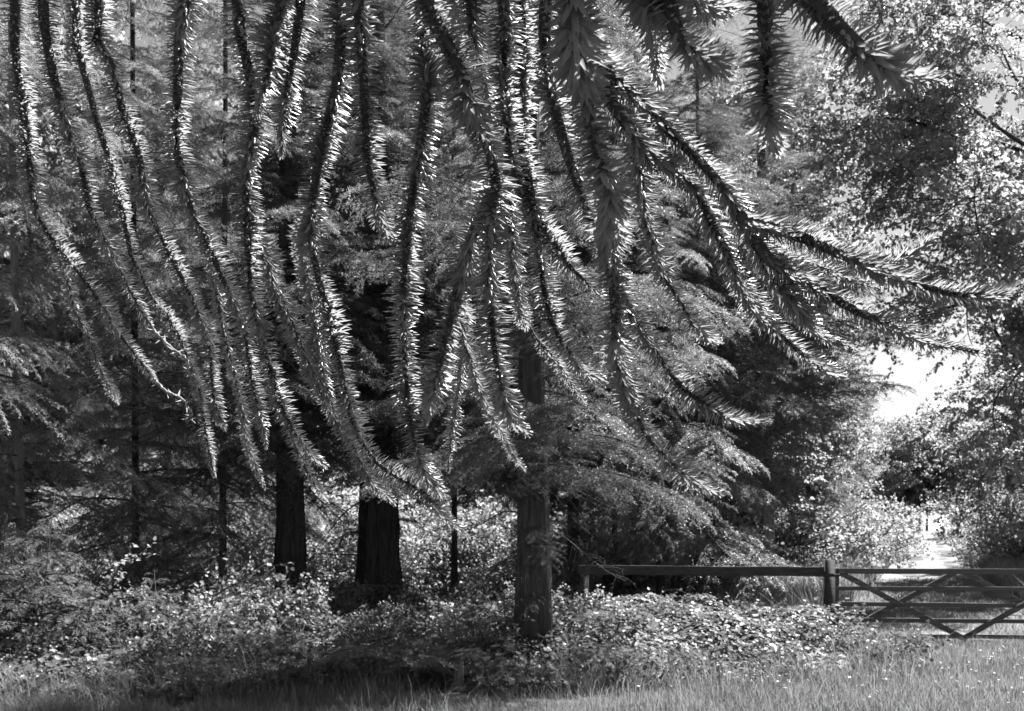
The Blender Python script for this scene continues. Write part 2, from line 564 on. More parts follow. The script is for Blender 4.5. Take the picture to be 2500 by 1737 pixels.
def conifer(name, label, px, y, height, dia, crown, blen, boughs, bark="bark", step=.09, group=None, cat="tree", dead=0, leanx=0.,
            top_r=.02, sc0=3.0, az_bias=None, seed=0, droop_pitch=-.05, px_is_x=False, flare=.55):
    x = px if px_is_x else (px - CX) / F * y
    r = np.random.default_rng(seed + 1000)
    z0 = float(gz(x, y))
    t = thing(name, (x, y, z0), label, cat, group)
    so = Soup()
    trunk_mesh(so, (0, 0, -.25), (leanx, 0, height), dia / 2, top_r, seed=seed, flare=flare)
    so.obj("trunk", [M[bark]], t, smooth=True)
    z, k = crown, 0
    while z < height - .3 and k < 240:
        f = (z - crown) / (height - crown)
        ln = blen * (1 - f) ** .75 * (.45 + .8 * r.random()) * min(1, .75 + f * 3)
        az = k * 2.39996 + r.normal(0, .25) if k % 3 else math.pi + r.normal(0, .45)
        if ln > .35:
            o = put(boughs[r.integers(len(boughs))], t, "bough", (leanx * z / height, 0, z + r.normal(0, .08)), az,
                    droop_pitch + r.normal(0, .1) + .35 * f, r.normal(0, .12), ln / sc0)
        z += step * (.7 + .6 * r.random()) * (1 + .4 * f)
        k += 1
    zz = crown + .5
    while zz < height - 1.5 and k < 296 and not group:
        put(boughs[r.integers(len(boughs))], t, "bough", (leanx * zz / height, -.02, zz), math.pi + r.uniform(-1.5, 1.5), r.normal(-.1, .2), r.normal(0, .2), r.uniform(.22, .42))
        zz += r.uniform(.22, .42)
        k += 1
    if dead:
        for i in range(7):
            put(B_FLUF[r.integers(4)], t, "bough", (0, 0, r.uniform(.8, crown)), r.uniform(1.8, 4.5), r.normal(-.15, .2), 0, r.uniform(.16, .36))
        for i in range(5):
            so = Soup()
            a, z = r.uniform(0, 6.28), r.uniform(.8, crown + 1)
            rr = dia / 2 * .8
            so.tube(np.array([[rr * math.sin(a), rr * math.cos(a), z], [(rr + .16) * math.sin(a), (rr + .16) * math.cos(a), z - .02]]), [.022, .012], 6)
            so.obj("branch_stub", [M["twig"]], t)
    for i in range(dead):
        put(B_BARE[r.integers(3)], t, "dead_twig", (0, 0, r.uniform(.9, crown)), r.uniform(0, 6.28), r.normal(.05, .2), 0, r.uniform(.5, 1.1))
    return t


CON = [
    ("redwood_tree", "dark straight conifer trunk standing deepest in shade, beside the flared one", 708, 17.7, 16, .57, 3.3, 2.9, B_FLUF, 8),
    ("redwood_tree", "thick dark conifer trunk with widely flared foot among the undergrowth", 925, 19.5, 17, .84, 3.6, 3.9, B_FLUF, 8),
    ("redwood_tree", "furrowed grey conifer trunk rising behind the short wooden stake", 1303, 13.7, 11.8, .50, 2.55, 3.3, B_FLUF, 9),
]
for i, (nm, lb, px, y, h, d, cb, bl, bo, dead) in enumerate(CON):
    conifer(nm, lb, px, y, h, d, cb, bl, bo, seed=i * 7 + 1, dead=dead, bark="grey_bark" if i == 2 else "bark", step=.125 if i == 2 else .09)
conifer("slender_conifer", "slender straight conifer trunk at the left end of the thick rail", 1398, 21.5, 13, .25, 3.4, 2.8, B_FLUF, seed=31, dead=5)
conifer("pale_conifer", "airy pale conifer with ribbed pale trunk standing behind the long rail", 1862, 28.5, 19, .62, 4.6, 4.4, B_PALE, bark="pale_bark", seed=51, step=.085)
conifer("hemlock_tree", "hemlock with thin pale trunk showing through drooping sprays", 62, 14.5, 16, .13, 1.0, 2.6, B_HEM, step=.15, bark="pale_bark", seed=61, leanx=-.4)
conifer("hemlock_tree", "hemlock with long drooping fern-like sprays above the sunlit saplings", 330, 18.5, 19, .13, .9, 3.3, B_HEM, step=.13, seed=71)
conifer("hemlock_tree", "dark drooping hemlock close against the straight shaded trunk", 545, 20, 20, .14, 1.2, 3.4, B_HEM, step=.13, seed=81)
conifer("hemlock_tree", "low spreading hemlock partly behind the thick rail", 1620, 19.5, 9, .28, 1.5, 3.2, B_HEM, seed=91)

for i, (px, y, h, lab) in enumerate([(-110, 17, 19, "hemlock at the very edge, its sprays reaching past the thin pale trunk"),
                                      (440, 23, 21, "hemlock set back behind the drooping sprays and saplings"),
                                      (1110, 21.5, 17, "conifer set back between the flared trunk and the furrowed one"),
                                      (1700, 22.5, 17, "dense conifer rising behind the middle of the thick rail"),
                                      (1500, 22.5, 18, "conifer rising behind the thick rail's left half")]):
    conifer("hemlock_tree" if i < 2 else "wood_conifer", lab, px, y, h, .13, 1.2 if i < 2 else 3.0, 3.7, B_HEM if i < 2 else B_FLUF, seed=500 + i * 9, step=.13 if i < 2 else .1)

# trees at the back of the clearing
for i, (x, y, h) in enumerate([(-29, 42, 20), (-24, 36, 19), (-21, 40, 20), (-18.5, 33, 17), (-13.5, 38, 21), (-11, 42, 21), (-8.5, 35, 19), (-3.5, 38, 21), (-1, 44, 22), (1.5, 35, 18), (5, 41, 20), (9, 38, 19)]):
    conifer("back_conifer", ORD[i] + " tall shadowy conifer along the back of the clearing", x * 1.2, y + 10, h + 4.5, .5, 2.2, 6.4, B_FLUF, step=.15, seed=200 + i,
            group="conifers at the back of the clearing", px_is_x=True, sc0=3.0)


def broadleaf(name, label, base, height, dia, limbs, boughs, n, seed, group=None, bsc=1.0, bark="bark", spread=.9, trunk_top=None, inner=.3):
    r = np.random.default_rng(seed)
    b = np.array([base[0], base[1], float(gz(base[0], base[1]))])
    t = thing(name, b, label, "tree", group)
    so = Soup()
    th = trunk_top or height * .8
    trunk_mesh(so, (0, 0, -.25), (0, 0, th), dia / 2, dia * .16, seed=seed, flare=.4, fl=.06)
    so.obj("trunk", [M[bark]], t, smooth=True)
    per = max(1, n // len(limbs))
    for lp in limbs:
        pts, ln = spline(np.asarray(lp, float) - b, 16)
        so = Soup()
        so.tube(pts, np.linspace(dia * .16, .012, 16), 7, 0)
        so.obj("limb", [M[bark]], t, smooth=True)
        tg = norm(np.gradient(pts, axis=0))
        for k in range(per):
            s = r.uniform(inner, 1)
            i = min(15, int(s * 15))
            d = norm(tg[i] * .8 + r.normal(0, spread, 3) * np.array([1, 1, .55]))
            az = math.atan2(d[0], d[1])
            put(boughs[r.integers(len(boughs))], t, "bough", pts[i], az, math.asin(np.clip(d[2], -.9, .9)) * .7, r.normal(0, .4), bsc * r.uniform(.6, 1.15))
    return t


def auto_limbs(base, height, r, nl, reach, low=.25):
    b = np.array([base[0], base[1], float(gz(base[0], base[1]))])
    out = []
    for k in range(nl):
        f = low + (1 - low) * (k + .5) / nl
        az = k * 2.4 + r.uniform(0, .6)
        rr = reach * math.sin(math.pi * min(1, .28 + .66 * f)) * r.uniform(.75, 1.15)
        z0 = height * f * .72
        e = b + [math.sin(az) * rr, math.cos(az) * rr, min(height, z0 + height * .2 + .15 * rr)]
        s = b + [0, 0, z0]
        out.append([s, (s + e) / 2 + [0, 0, .12 * rr], e])
    return out


# large leafy tree whose boughs hang over the gate
D1 = (16.5, 29.2)
b1 = np.array([D1[0], D1[1], 0.])
tg_ = [[(2330, 330, 16), (2130, 292, 15.4), (2004, 400, 15)], [(2420, 300, 16), (2250, 160, 15)], [(2450, 420, 16), (2320, 330, 14.6)],
       [(2480, 600, 16), (2360, 560, 14.6)], [(2420, 60, 16.5), (2250, 30, 15.5)], [(2500, 220, 16), (2440, 110, 14.5)],
       [(2460, 480, 16.5), (2310, 500, 15.6)], [(2480, 870, 16), (2425, 800, 15.6), (2405, 735, 15.4), (2320, 748, 15.2), (2215, 778, 15)],
       [(2520, 900, 16), (2450, 960, 15.4)], [(2420, 380, 17), (2090, 480, 16.2)], [(2500, 1080, 16.6), (2455, 1120, 16)],
       [(2400, 0, 17), (2100, 30, 16.5)], [(2380, 330, 17), (2120, 250, 16.6)], [(2400, 200, 17), (2060, 130, 16.4)], [(2420, 440, 17), (2190, 430, 16.4)], [(2440, 640, 16.5), (2400, 640, 15.2)]]
limbs = []
for q in tg_:
    q = [(a, b, c * 1.7) for a, b, c in q]
    first = P(*q[0])
    s = np.array([D1[0], D1[1], max(2.0, first[2] - 1.0)])
    limbs.append([s] + [P(*a) for a in q])
broadleaf("leafy_tree", "large broadleaf tree spreading its leafy boughs above the gate", D1, 18, .55, limbs, B_BROAD, 118, 5, bsc=1.35, inner=.55)

OT = (21.5, 39)
broadleaf("overhanging_tree", "tall broadleaf tree behind the gate filling the top corner with leaves", OT, 21, .4, auto_limbs(OT, 21, np.random.default_rng(8), 12, 5.2, .3), B_FAR, 170, 9, bsc=.95)
# trees lining the ride
LR = [(27, -5.9, 12), (33, -6.3, 15), (40, -5.6, 17), (49, -5.6, 20), (60, -6.0, 22), (74, -6.8, 16), (92, -7, 16)]
RR = [(31, 5.6, 11), (38, 5.0, 12), (47, 6.4, 14), (58, 6.8, 15), (72, 7, 16), (90, 7.2, 16)]
for i, (y, off, h) in enumerate(LR):
    bs = (ride_x(y) + off, y)
    r = np.random.default_rng(300 + i)
    broadleaf("ride_tree", ORD[i] + " broadleaf tree from the gate on the rail side of the track", bs, h, .3, auto_limbs(bs, h, r, 11, 2.3 if y > 45 else 2.8, .06), B_FAR, 110, 300 + i,
              "trees on the rail side of the track", bsc=.75)
for i, (y, off, h) in enumerate(RR):
    bs = (ride_x(y) + off, y)
    r = np.random.default_rng(330 + i)
    broadleaf("ride_tree", ORD[i] + " broadleaf tree from the gate on the far side of the track", bs, h, .3, auto_limbs(bs, h, r, 9, 1.9, .06), B_FAR, 90, 330 + i,
              "trees on the far side of the track", bsc=.75)
for i, (x, y, h) in enumerate([(46, 126, 15), (51, 128, 14), (56, 130, 16), (41, 131, 17), (61, 126, 17), (53, 134, 11), (55.5, 137, 12), (58, 135, 11), (50, 136, 12)]):
    r = np.random.default_rng(360 + i)
    broadleaf("distant_tree", ["distant tree straight at the end of the track", "distant rounded tree just beside the end of the track", "distant tree where the far tree line meets the end of the track", "distant tree where the rail side tree line meets the end of the track", "distant taller tree behind the far tree line", "distant low tree in the last row past the end of the track", "distant low bushy tree in the last row, next to the gap", "distant low tree in the last row towards the far tree line", "distant low tree in the last row towards the rail side tree line"][i], (x, y), h, .35, auto_limbs((x, y), h, r, 9, 4, .1), B_FAR, 60, 360 + i,
              "trees at the far end of the track", bsc=1.7)
# broadleaf trees behind the clearing, right of centre
for i, (x, y, h) in enumerate([(12.2, 46, 25), (5.5, 47, 20), (8, 53, 20), (-6, 52, 24), (-16, 52, 24), (2, 56, 24), (27, 44, 17), (33, 52, 18), (-24, 44, 26), (-27.5, 50, 28), (-19, 47, 26), (-12, 50, 27)]):
    r = np.random.default_rng(380 + i)
    broadleaf("woodland_tree", ORD[i] + " broadleaf tree far back in the wood, mostly hidden", (x, y), h, .4, auto_limbs((x, y), h, r, 10, 2.2 if x > 10 and x < 14 else 5, .08), B_FAR, 80, 380 + i,
              "broadleaf trees far back in the wood", bsc=1.7)


# ------------------------------------------------------------------ shrubs and saplings
def shrub(name, label, x, y, size, seed, boughs=None, n=26, group=None, bsc=1.0):
    r = np.random.default_rng(seed)
    t = thing(name, (x, y, float(gz(x, y))), label, "shrub", group)
    so = Soup()
    for k in range(5):
        a = r.uniform(0, 6.28)
        so.tube(np.array([[0, 0, -.1], [.25 * size * math.sin(a), .25 * size * math.cos(a), .45 * size], [.4 * size * math.sin(a), .4 * size * math.cos(a), .8 * size]]),
                [.018 * size, .012 * size, .005 * size], 5)
    so.obj("stem", [M["twig"]], t)
    for k in range(n):
        a = k * 2.4
        h = size * r.uniform(.1, .75)
        rr = size * .3 * r.random()
        put((boughs or B_SHRUB)[r.integers(3)], t, "bough", (rr * math.sin(a), rr * math.cos(a), h), a, r.uniform(-.1, .7), r.normal(0, .4), bsc * size * r.uniform(.5, .8))
    return t


for i, (px, y, s) in enumerate([(330, 26, 2.0), (480, 27.5, 2.2), (640, 26, 1.9), (770, 26.5, 2.3), (830, 29, 2.6), (1020, 27, 2.4), (1100, 25, 1.9), (1180, 28, 2.3),
                                (1290, 26, 2.2), (1380, 29, 2.3), (1470, 26, 1.9), (1560, 28, 2.4), (1690, 27, 1.9)]):
    shrub("clearing_shrub", ORD[i] + " sunlit clearing shrub counted from the hemlocks towards the rail", (px - CX) / F * y, y, s, 400 + i, group="shrubs in the sunlit clearing")
for i, (px, y, s) in enumerate([(2085, 50, 3.2), (2140, 66, 3.4), (1930, 36, 2.6), (1990, 42, 2.8)]):
    shrub("ride_shrub", ["middle shrub on the rail side verge of the track", "farthest shrub on the rail side verge of the track", "shrub on the rail side verge closest to the gate post", "rounded shrub just past the one closest to the gate post"][i], (px - CX) / F * y, y, s, 430 + i, group="shrubs on the rail side verge")
for i, (px, y, s) in enumerate([(2452, 70, 4.2), (2402, 92, 4.4), (2450, 50, 2.2), (2492, 44, 2.2), (2408, 60, 2.0)]):
    shrub("ride_shrub", ["tall bright bush leaning over the far verge of the track", "farthest tall bush on the far verge of the track", "rounded bush on the far verge behind the gate", "low bush on the far verge beside the rounded one", "small low bush on the far verge below the tall bright one"][i], (px - CX) / F * y, y, s, 440 + i, group="shrubs on the far verge")

for i, (px, y, h) in enumerate([(85, 12.3, 2.3), (160, 13.0, 1.7), (5, 12.2, 1.5), (215, 12.2, 1.2), (300, 12.6, 1.25), (-30, 13.0, 2.0), (395, 13.0, 1.3), (290, 15.4, 1.9), (505, 16.2, 1.8), (30, 15.5, 2.1), (610, 15.0, 1.2), (235, 13.6, 1.3), (330, 14.4, 1.5), (470, 15, 1.45), (560, 14.2, 1.1), (420, 13.2, 1.0), (150, 12.4, .95), (620, 16, 1.3)]):
    x = (px - CX) / F * y
    r = np.random.default_rng(460 + i)
    lab = "tallest sunlit hemlock sapling with tiered drooping tips" if i == 0 else ORD[i - 1] + " small tiered hemlock sapling after the tallest one in the undergrowth"
    t = thing("hemlock_sapling", (x, y, float(gz(x, y))), lab, "sapling", "hemlock saplings in the undergrowth")
    so = Soup()
    so.tube(np.array([[0, 0, -.1], [.02, 0, h * .5], [.05, 0, h]]), [.016, .01, .003], 6)
    so.obj("trunk", [M["twig"]], t)
    t.rotation_euler = (r.normal(0, .09), r.normal(0, .12), 0)
    z, k = .1 * h, 0
    while z < h * .97:
        ln = (.62 * h * (1 - z / h) + .14) * r.uniform(.8, 1.15)
        put(B_YOUNG[r.integers(3)], t, "bough", (0, 0, z), k * 2.4 + r.normal(0, .2), r.normal(.1, .1), 0, ln / 1.2)
        z += .045 * h / 1.4 + .02
        k += 1


# ferns and low bushes round the trunks
def frond(name, seed):
    r = np.random.default_rng(seed)
    so = Soup()
    s = np.linspace(0, 1, 12)
    ax = np.stack([.05 * np.sin(3 * s + seed), .75 * s, .55 * s - .62 * s ** 2.3], -1)
    so.tube(ax, np.linspace(.006, .0015, 12), 4, 1)
    n = 24
    u = .16 + .83 * np.arange(n) / n
    p = np.stack([np.interp(u, s, ax[:, k]) for k in range(3)], -1)
    tg = norm(np.stack([np.interp(u, s, np.gradient(ax[:, k])) for k in range(3)], -1))
    for sd in (1, -1):
        d = norm(np.cross(tg, [0, 0, 1.]) * sd + tg * .35 + np.array([0, 0, -.25]) + r.normal(0, .08, (n, 3)))
        ln = .20 * np.sin(np.pi * np.clip(u, 0, 1) ** .7) ** .8 * (1 - .3 * u) + .02
        m = 6
        v = (np.arange(m) + .6) / m
        q = (p[:, None] + d[:, None] * (ln[:, None] * v)[..., None]).reshape(-1, 3)
        dd = np.repeat(d, m, 0)
        ll = np.repeat(ln, m) * np.tile(1.05 - v * .7, n) * .42
        lat = norm(np.cross(dd, [0, 0, 1.]))
        for s2 in (1, -1):
            e = lat * s2 + dd * .45 + r.normal(0, .1, dd.shape)
            so.stamp(NEEDLE, NEEDLE_F, frames(e, np.array([0, 0, 1.]) + r.normal(0, .2, dd.shape)), np.stack([np.full(len(q), .018), ll, ll], -1), q, 0, r.random(len(q)))
    return so.mesh(name, [M["hemlock"], M["twig"]])


FROND = [frond("fern_frond", 210 + i) for i in range(3)]


def undergrowth_plants():
    r = np.random.default_rng(220)
    k = 0
    for i in range(34):
        y = 11.6 + 6.0 * (i / 34) + r.uniform(-.3, .3)
        px = (-60 + (i * 0.618034 % 1) * 1300) if i < 28 else 1420 + (i - 28) * 95
        if i >= 28:
            y = r.uniform(17.2, 20)
        x = (px - CX) / F * y
        t = thing("fern", (x, y, float(gz(x, y))), "arching fern with toothed fronds growing in the undergrowth beneath the trees", "fern", "ferns in the undergrowth")
        n = r.integers(7, 11)
        sc = r.uniform(.6, 1.2)
        for j in range(n):
            put(FROND[r.integers(3)], t, "frond", (0, 0, .02), j * 6.283 / n + r.normal(0, .2), r.uniform(.1, .5), r.normal(0, .2), sc * r.uniform(.8, 1.15))
    spots = [(590, 16.6, .95), (655, 15.4, .7), (760, 16.4, .9), (800, 18.0, 1.0), (860, 15.6, .7), (1000, 17.2, 1.0), (1040, 14.6, .75), (1090, 16.0, 1.1), (1150, 13.4, .7),
             (1200, 15.2, .9), (1180, 13.2, .45), (1420, 13.2, .5), (1365, 15.3, .9), (90, 13.9, .9), (260, 14.8, .9), (400, 15.6, 1.0), (520, 13.8, .7), (300, 13.4, 1.25), (480, 13.6, 1.15), (130, 13.2, 1.3), (600, 14.4, 1.1), (380, 14.6, 1.3), (210, 14.0, 1.2), (930, 13.6, .6), (700, 13.2, .6), (40, 11.9, .6)]
    for i, (px, y, sz) in enumerate(spots):
        shrub("low_bush", ORD[i % 13] + (" low leafy bush" if i < 13 else " low scrubby bush" if i < 26 else " low tangled bush") + " counted along the undergrowth round the trunks", (px - CX) / F * y, y, sz, 230 + i,
              boughs=B_BRAM if i % 2 else None, n=20, group="low bushes in the undergrowth")


undergrowth_plants()


# ------------------------------------------------------------------ ground cover (uncountable)
def canes(so, base, tips, mat=1, rad=.004):
    for b, e in zip(base, tips):
        m = (b + e) / 2 + np.array([0, 0, .25 * np.linalg.norm(e - b) * R2()])
        so.tube(np.array([b, m, e]), [rad, rad * .8, rad * .4], 3, mat, cap=False)


def cover(name, label, n, sample, hfun, leaf, mat, seed, ncane=250):
    r = np.random.default_rng(seed)
    x, y = sample(r, n)
    h = hfun(x, y)
    z = gz(x, y) + h * (1 - .55 * r.random(n) ** 2.2) + r.normal(0, .03, n)
    z = np.maximum(z, gz(x, y) + .02)
    d = r.normal(0, 1, (n, 3))
    d[:, 2] = d[:, 2] * .3 - .25
    up = np.array([0, -.12, 1.0]) + r.normal(0, .55, (n, 3))
    so = Soup()
    so.stamp(LEAF, LEAF_F, frames(d, up), leaf * (.4 + 1.1 * r.random(n) ** 2), np.stack([x, y, z], -1), 0, r.random(n))
    x, y = sample(r, ncane)
    b = np.stack([x, y, gz(x, y)], -1)
    h = hfun(x, y)
    e = b + np.stack([r.normal(0, .25, ncane), r.normal(0, .25, ncane), h * r.uniform(.5, 1.25, ncane)], -1)
    canes(so, b, e)
    return so.obj(name, [M[mat], M["twig"]])


def samp(x0, x1, y0, y1, test=None):
    def f(r, n):
        xs, ys = np.zeros(0), np.zeros(0)
        while len(xs) < n:
            y = y0 + (y1 - y0) * r.random(n)
            x = (x0 + (x1 - x0) * r.random(n) - CX) / F * y          # fan-shaped: follows the view so density stays even
            k = ~((np.abs(x + .62) < .2) & (y > 10.3) & (y < 11.95))        # keep the stake clear
            x, y = x[k], y[k]
            if test is not None:
                k = test(x, y)
                x, y = x[k], y[k]
            xs, ys = np.concatenate([xs, x]), np.concatenate([ys, y])
        return xs[:n], ys[:n]
    return f


EDGE = lambda x: 11.35 + .35 * vnoise(x * .8, 0 * x, 21) + 1.0 * sstep(-1.2, -4.5, x) * -1.15      # where mown grass gives way to undergrowth


def left_h(x, y):
    return (.1 + .36 * sstep(0, 2.6, y - EDGE(x))) * np.maximum(.15, 1 + .75 * vnoise(x * 1.1, y * 1.1, 31) + .4 * vnoise(x * 3, y * 3, 32)) * (1 - .6 * np.exp(-((x - .2) ** 2 + (y - 12.8) ** 2) / .9)) + .04


tag(cover("undergrowth", "", 85000, samp(-250, 1420, 10.3, 22, lambda x, y: y > EDGE(x)), left_h, .072, "bramble", 71, 1500),
    "low tangle of bramble and ivy leaves carpeting the wood floor", "undergrowth", kind="stuff")
tag(cover("clearing_cover", "", 22000, samp(-100, 1950, 21, 34), lambda x, y: .35 + .3 * vnoise(x * .5, y * .5, 5), .15, "bramble", 72, 200),
    "leafy sunlit growth covering the floor of the clearing", "undergrowth", kind="stuff")


# bramble thicket in front of the rail: a bank of leaves
def bank_h(x, y):
    front = 11.35 + .55 * sstep(0, 2.0, x) * 0 + .9 * sstep(1.2, 4.6, x) + .25 * vnoise(x * 1.1, 0 * x, 41)
    back = 15.7
    up = np.clip((y - front) / 3.2, 0, 1) ** .8 * sstep(0, .8, back - y)
    right = sstep(5.05, 3.9, x - (y - 13) * .22)
    left = sstep(.45, 1.5, x)
    return up * right * left * (.86 - .12 * sstep(2.2, 4.6, x)) * (1 + .25 * vnoise(x * .9, y * .9, 43) + .15 * vnoise(x * 2.5, y * 2.5, 44))


def build_bank():
    r = np.random.default_rng(81)
    n0 = 80000
    y = r.uniform(11.2, 15.8, n0)
    x = r.uniform(-.3, 5.6, n0)
    h = bank_h(x, y)
    k = h > .06
    x, y, h = x[k], y[k], h[k]
    e = .08
    gx = (bank_h(x + e, y) - bank_h(x - e, y)) / (2 * e)
    gy = (bank_h(x, y + e) - bank_h(x, y - e)) / (2 * e)
    n = len(x)
    nn = norm(np.stack([-gx * .6, -gy * .6, np.ones(n)], -1))
    z = gz(x, y) + h * (1 - .6 * r.random(n) ** 2)
    d = r.normal(0, 1, (n, 3))
    d[:, 2] = -.3
    up = nn * .9 + np.array([0, 0, .35]) + r.normal(0, .36, (n, 3))
    loc = np.stack([x, y, z], -1)
    sc = .092 * (.4 + .9 * r.random(n) ** 1.5)
    fr = frames(d, up)
    t = thing("bramble_thicket", (2.4, 13.4, 0), "broad bank of bramble leaves heaped in front of the long rail", "bramble")
    org = np.array([2.4, 13.4, 0])
    # 300 largest front leaves are parts of their own
    depth_in = h - (z - gz(x, y))
    score = sc / y - .02 * np.clip(depth_in, 0, 1)
    big = np.argsort(-score)[:300]
    rest = np.setdiff1d(np.arange(n), big)
    so = Soup()
    so.stamp(LEAF, LEAF_F, fr[rest], sc[rest], loc[rest] - org, 0, r.random(len(rest)))
    tag(so.obj("foliage", [M["bramble"]], t), kind="stuff")
    ls = Soup()
    ls.raw(LEAF, LEAF_F, 0, .6)
    me = ls.mesh("bramble_leaf", [M["bramble"]])
    for i in big:
        m = Matrix.Identity(4)
        for a in range(3):
            for b in range(3):
                m[a][b] = fr[i][a, b] * sc[i]
            m[a][3] = loc[i][a] - org[a]
        link("leaf", me, t, m)
    for i in range(130):
        xx, yy = r.uniform(.6, 4.9), r.uniform(11.5, 15.5)
        hh = float(bank_h(xx, yy))
        if hh > .12:
            put(B_BRAM[r.integers(3)], t, "spray", np.array([xx, yy, hh * .8]) - org, r.uniform(0, 6.28), r.uniform(.05, .6), 0, r.uniform(.5, .95))
    for i in range(40):
        xx, yy = r.uniform(.4, 4.6), r.uniform(12.2, 15.4)
        hh = float(bank_h(xx, yy))
        if hh < .3:
            continue
        a = r.uniform(0, 6.28)
        s = Soup()
        p = np.array([xx, yy, 0]) - org
        s.tube(spline([p, p + [.1 * math.sin(a), .1 * math.cos(a), hh * .8], p + [.5 * math.sin(a), .5 * math.cos(a), hh * 1.12], p + [.95 * math.sin(a), .95 * math.cos(a), hh * .85]], 10)[0],
               np.linspace(.006, .002, 10), 5)
        s.obj("cane", [M["twig"]], t)


build_bank()


# grass
def grass(name, n, sample, hmin, hmax, w, mat, label, seed, lean=.6):
    r = np.random.default_rng(seed)
    x, y = sample(r, n)
    n = len(x)
    z = gz(x, y) - .01
    h = (hmin + (hmax - hmin) * r.random(n) ** 1.6) * np.maximum(.3, 1 + .6 * vnoise(x * 1.3, y * 1.3, 51) + .4 * vnoise(x * 4, y * 4, 52))
    w = w * (.6 + .8 * r.random(n)) * (y / 12 if name != "grass" else 1)
    a = r.uniform(0, 6.28, n)
    ln = lean * (.3 + 1.2 * r.random(n)) * h
    dx, dy = np.cos(a) * ln, np.sin(a) * ln
    b = a + 1.57 + r.normal(0, .5, n)
    sx, sy = np.cos(b) * w * .5, np.sin(b) * w * .5
    p = np.stack([x, y, z], -1)
    s = np.stack([sx, sy, 0 * sx], -1)
    m = p + np.stack([dx * .35, dy * .35, h * .6], -1)
    t = p + np.stack([dx, dy, h * .92], -1)
    V = np.stack([p - s, p + s, m + s * .8, m - s * .8, t], 1)
    so = Soup()
    base = (np.arange(n) * 5)[:, None]
    so.raw(V.reshape(-1, 3), [np.array([[0, 1, 2, 3]]) + base, np.array([[3, 2, 4]]) + base], 0, np.repeat(r.random(n), 5))
    return tag(so.obj(name, [M[mat]]), label, "grass", kind="stuff")


lawn = lambda x, y: (y < EDGE(x) + .5) | ((x > 1.6) & (bank_h(x, y) < .25) & (y < 16.8))
grass("grass", 120000, samp(-120, 2620, 9.2, 16.8, lawn), .03, .16, .0055, "grass", "shaggy grass along the foot of the picture, up to the gate", 91)
grass("tall_grass", 7000, samp(-120, 2250, 10.2, 14.5, lambda x, y: (np.abs(y - EDGE(x) - .3) < .75 * R2(len(x))) | ((x > .5) & (bank_h(x, y) > .02) & (bank_h(x, y) < .3 * R2(len(x))))), .15, .5, .006, "grass",
      "loose tall grass stems where the mown grass meets the undergrowth", 94, .7)
grass("grass_stems", 2600, samp(-120, 2620, 9.4, 14.8, lawn), .18, .4, .004, "pale_grass", "scattered wispy flowering stems standing above the mown grass", 99, .5)
grass("ride_grass", 45000, samp(1900, 2620, 16.2, 40, lambda x, y: np.abs(x - ride_x(y)) < 2.6), .05, .16, .007, "pale_grass", "short pale grass growing along the track beyond the gate", 92)
grass("verge_grass", 70000, samp(1750, 2620, 17, 80, lambda x, y: (np.abs(x - ride_x(y)) > 2.1) & (np.abs(x - ride_x(y)) < 6) & (y < 110)), .25, .8, .0085, "pale_grass", "tall bleached grass on the verges of the track", 93, .5)
tag(cover("verge_cover", "", 16000, samp(1420, 2060, 16.2, 34), lambda x, y: .35 + .35 * vnoise(x * .7, y * .5, 6), .11, "bramble", 73, 200),
    "leafy growth behind the long rail", "undergrowth", kind="stuff")


# ------------------------------------------------------------------ gate, rail, stake, wires
GY = 16.0


def bar_between(p, q, hgt, thick, y, mat, name, parent, org):
    """flat timber from pixel p to pixel q lying in the plane at distance y"""
    a, b = P(*p, y), P(*q, y)
    d = norm(b - a)
    L = np.linalg.norm(b - a)
    n = 14
    t = np.linspace(0, 1, n)
    up = norm(np.cross(d, [0, 1.0, 0])) * -1
    so = Soup()
    wob = .004 * vnoise(t * 5 + p[0], t * 0 + p[1], 9)
    V = []
    for k in range(n):
        c = a + (b - a) * t[k] - org + up * wob[k]
        for (u, v) in ((-.5, -.46), (-.46, -.5), (.46, -.5), (.5, -.46), (.5, .46), (.46, .5), (-.46, .5), (-.5, .46)):
            V.append(c + up * hgt * u + np.array([0, thick * v, 0]))
    i, j = np.meshgrid(np.arange(n - 1), np.arange(8), indexing='ij')
    q4 = np.stack([i * 8 + j, (i + 1) * 8 + j, (i + 1) * 8 + (j + 1) % 8, i * 8 + (j + 1) % 8], -1).reshape(-1, 4)
    so.raw(np.array(V), [q4, np.arange(8)[None, ::-1], (np.arange(8) + (n - 1) * 8)[None]])
    return so.obj(name, [M[mat]], parent)


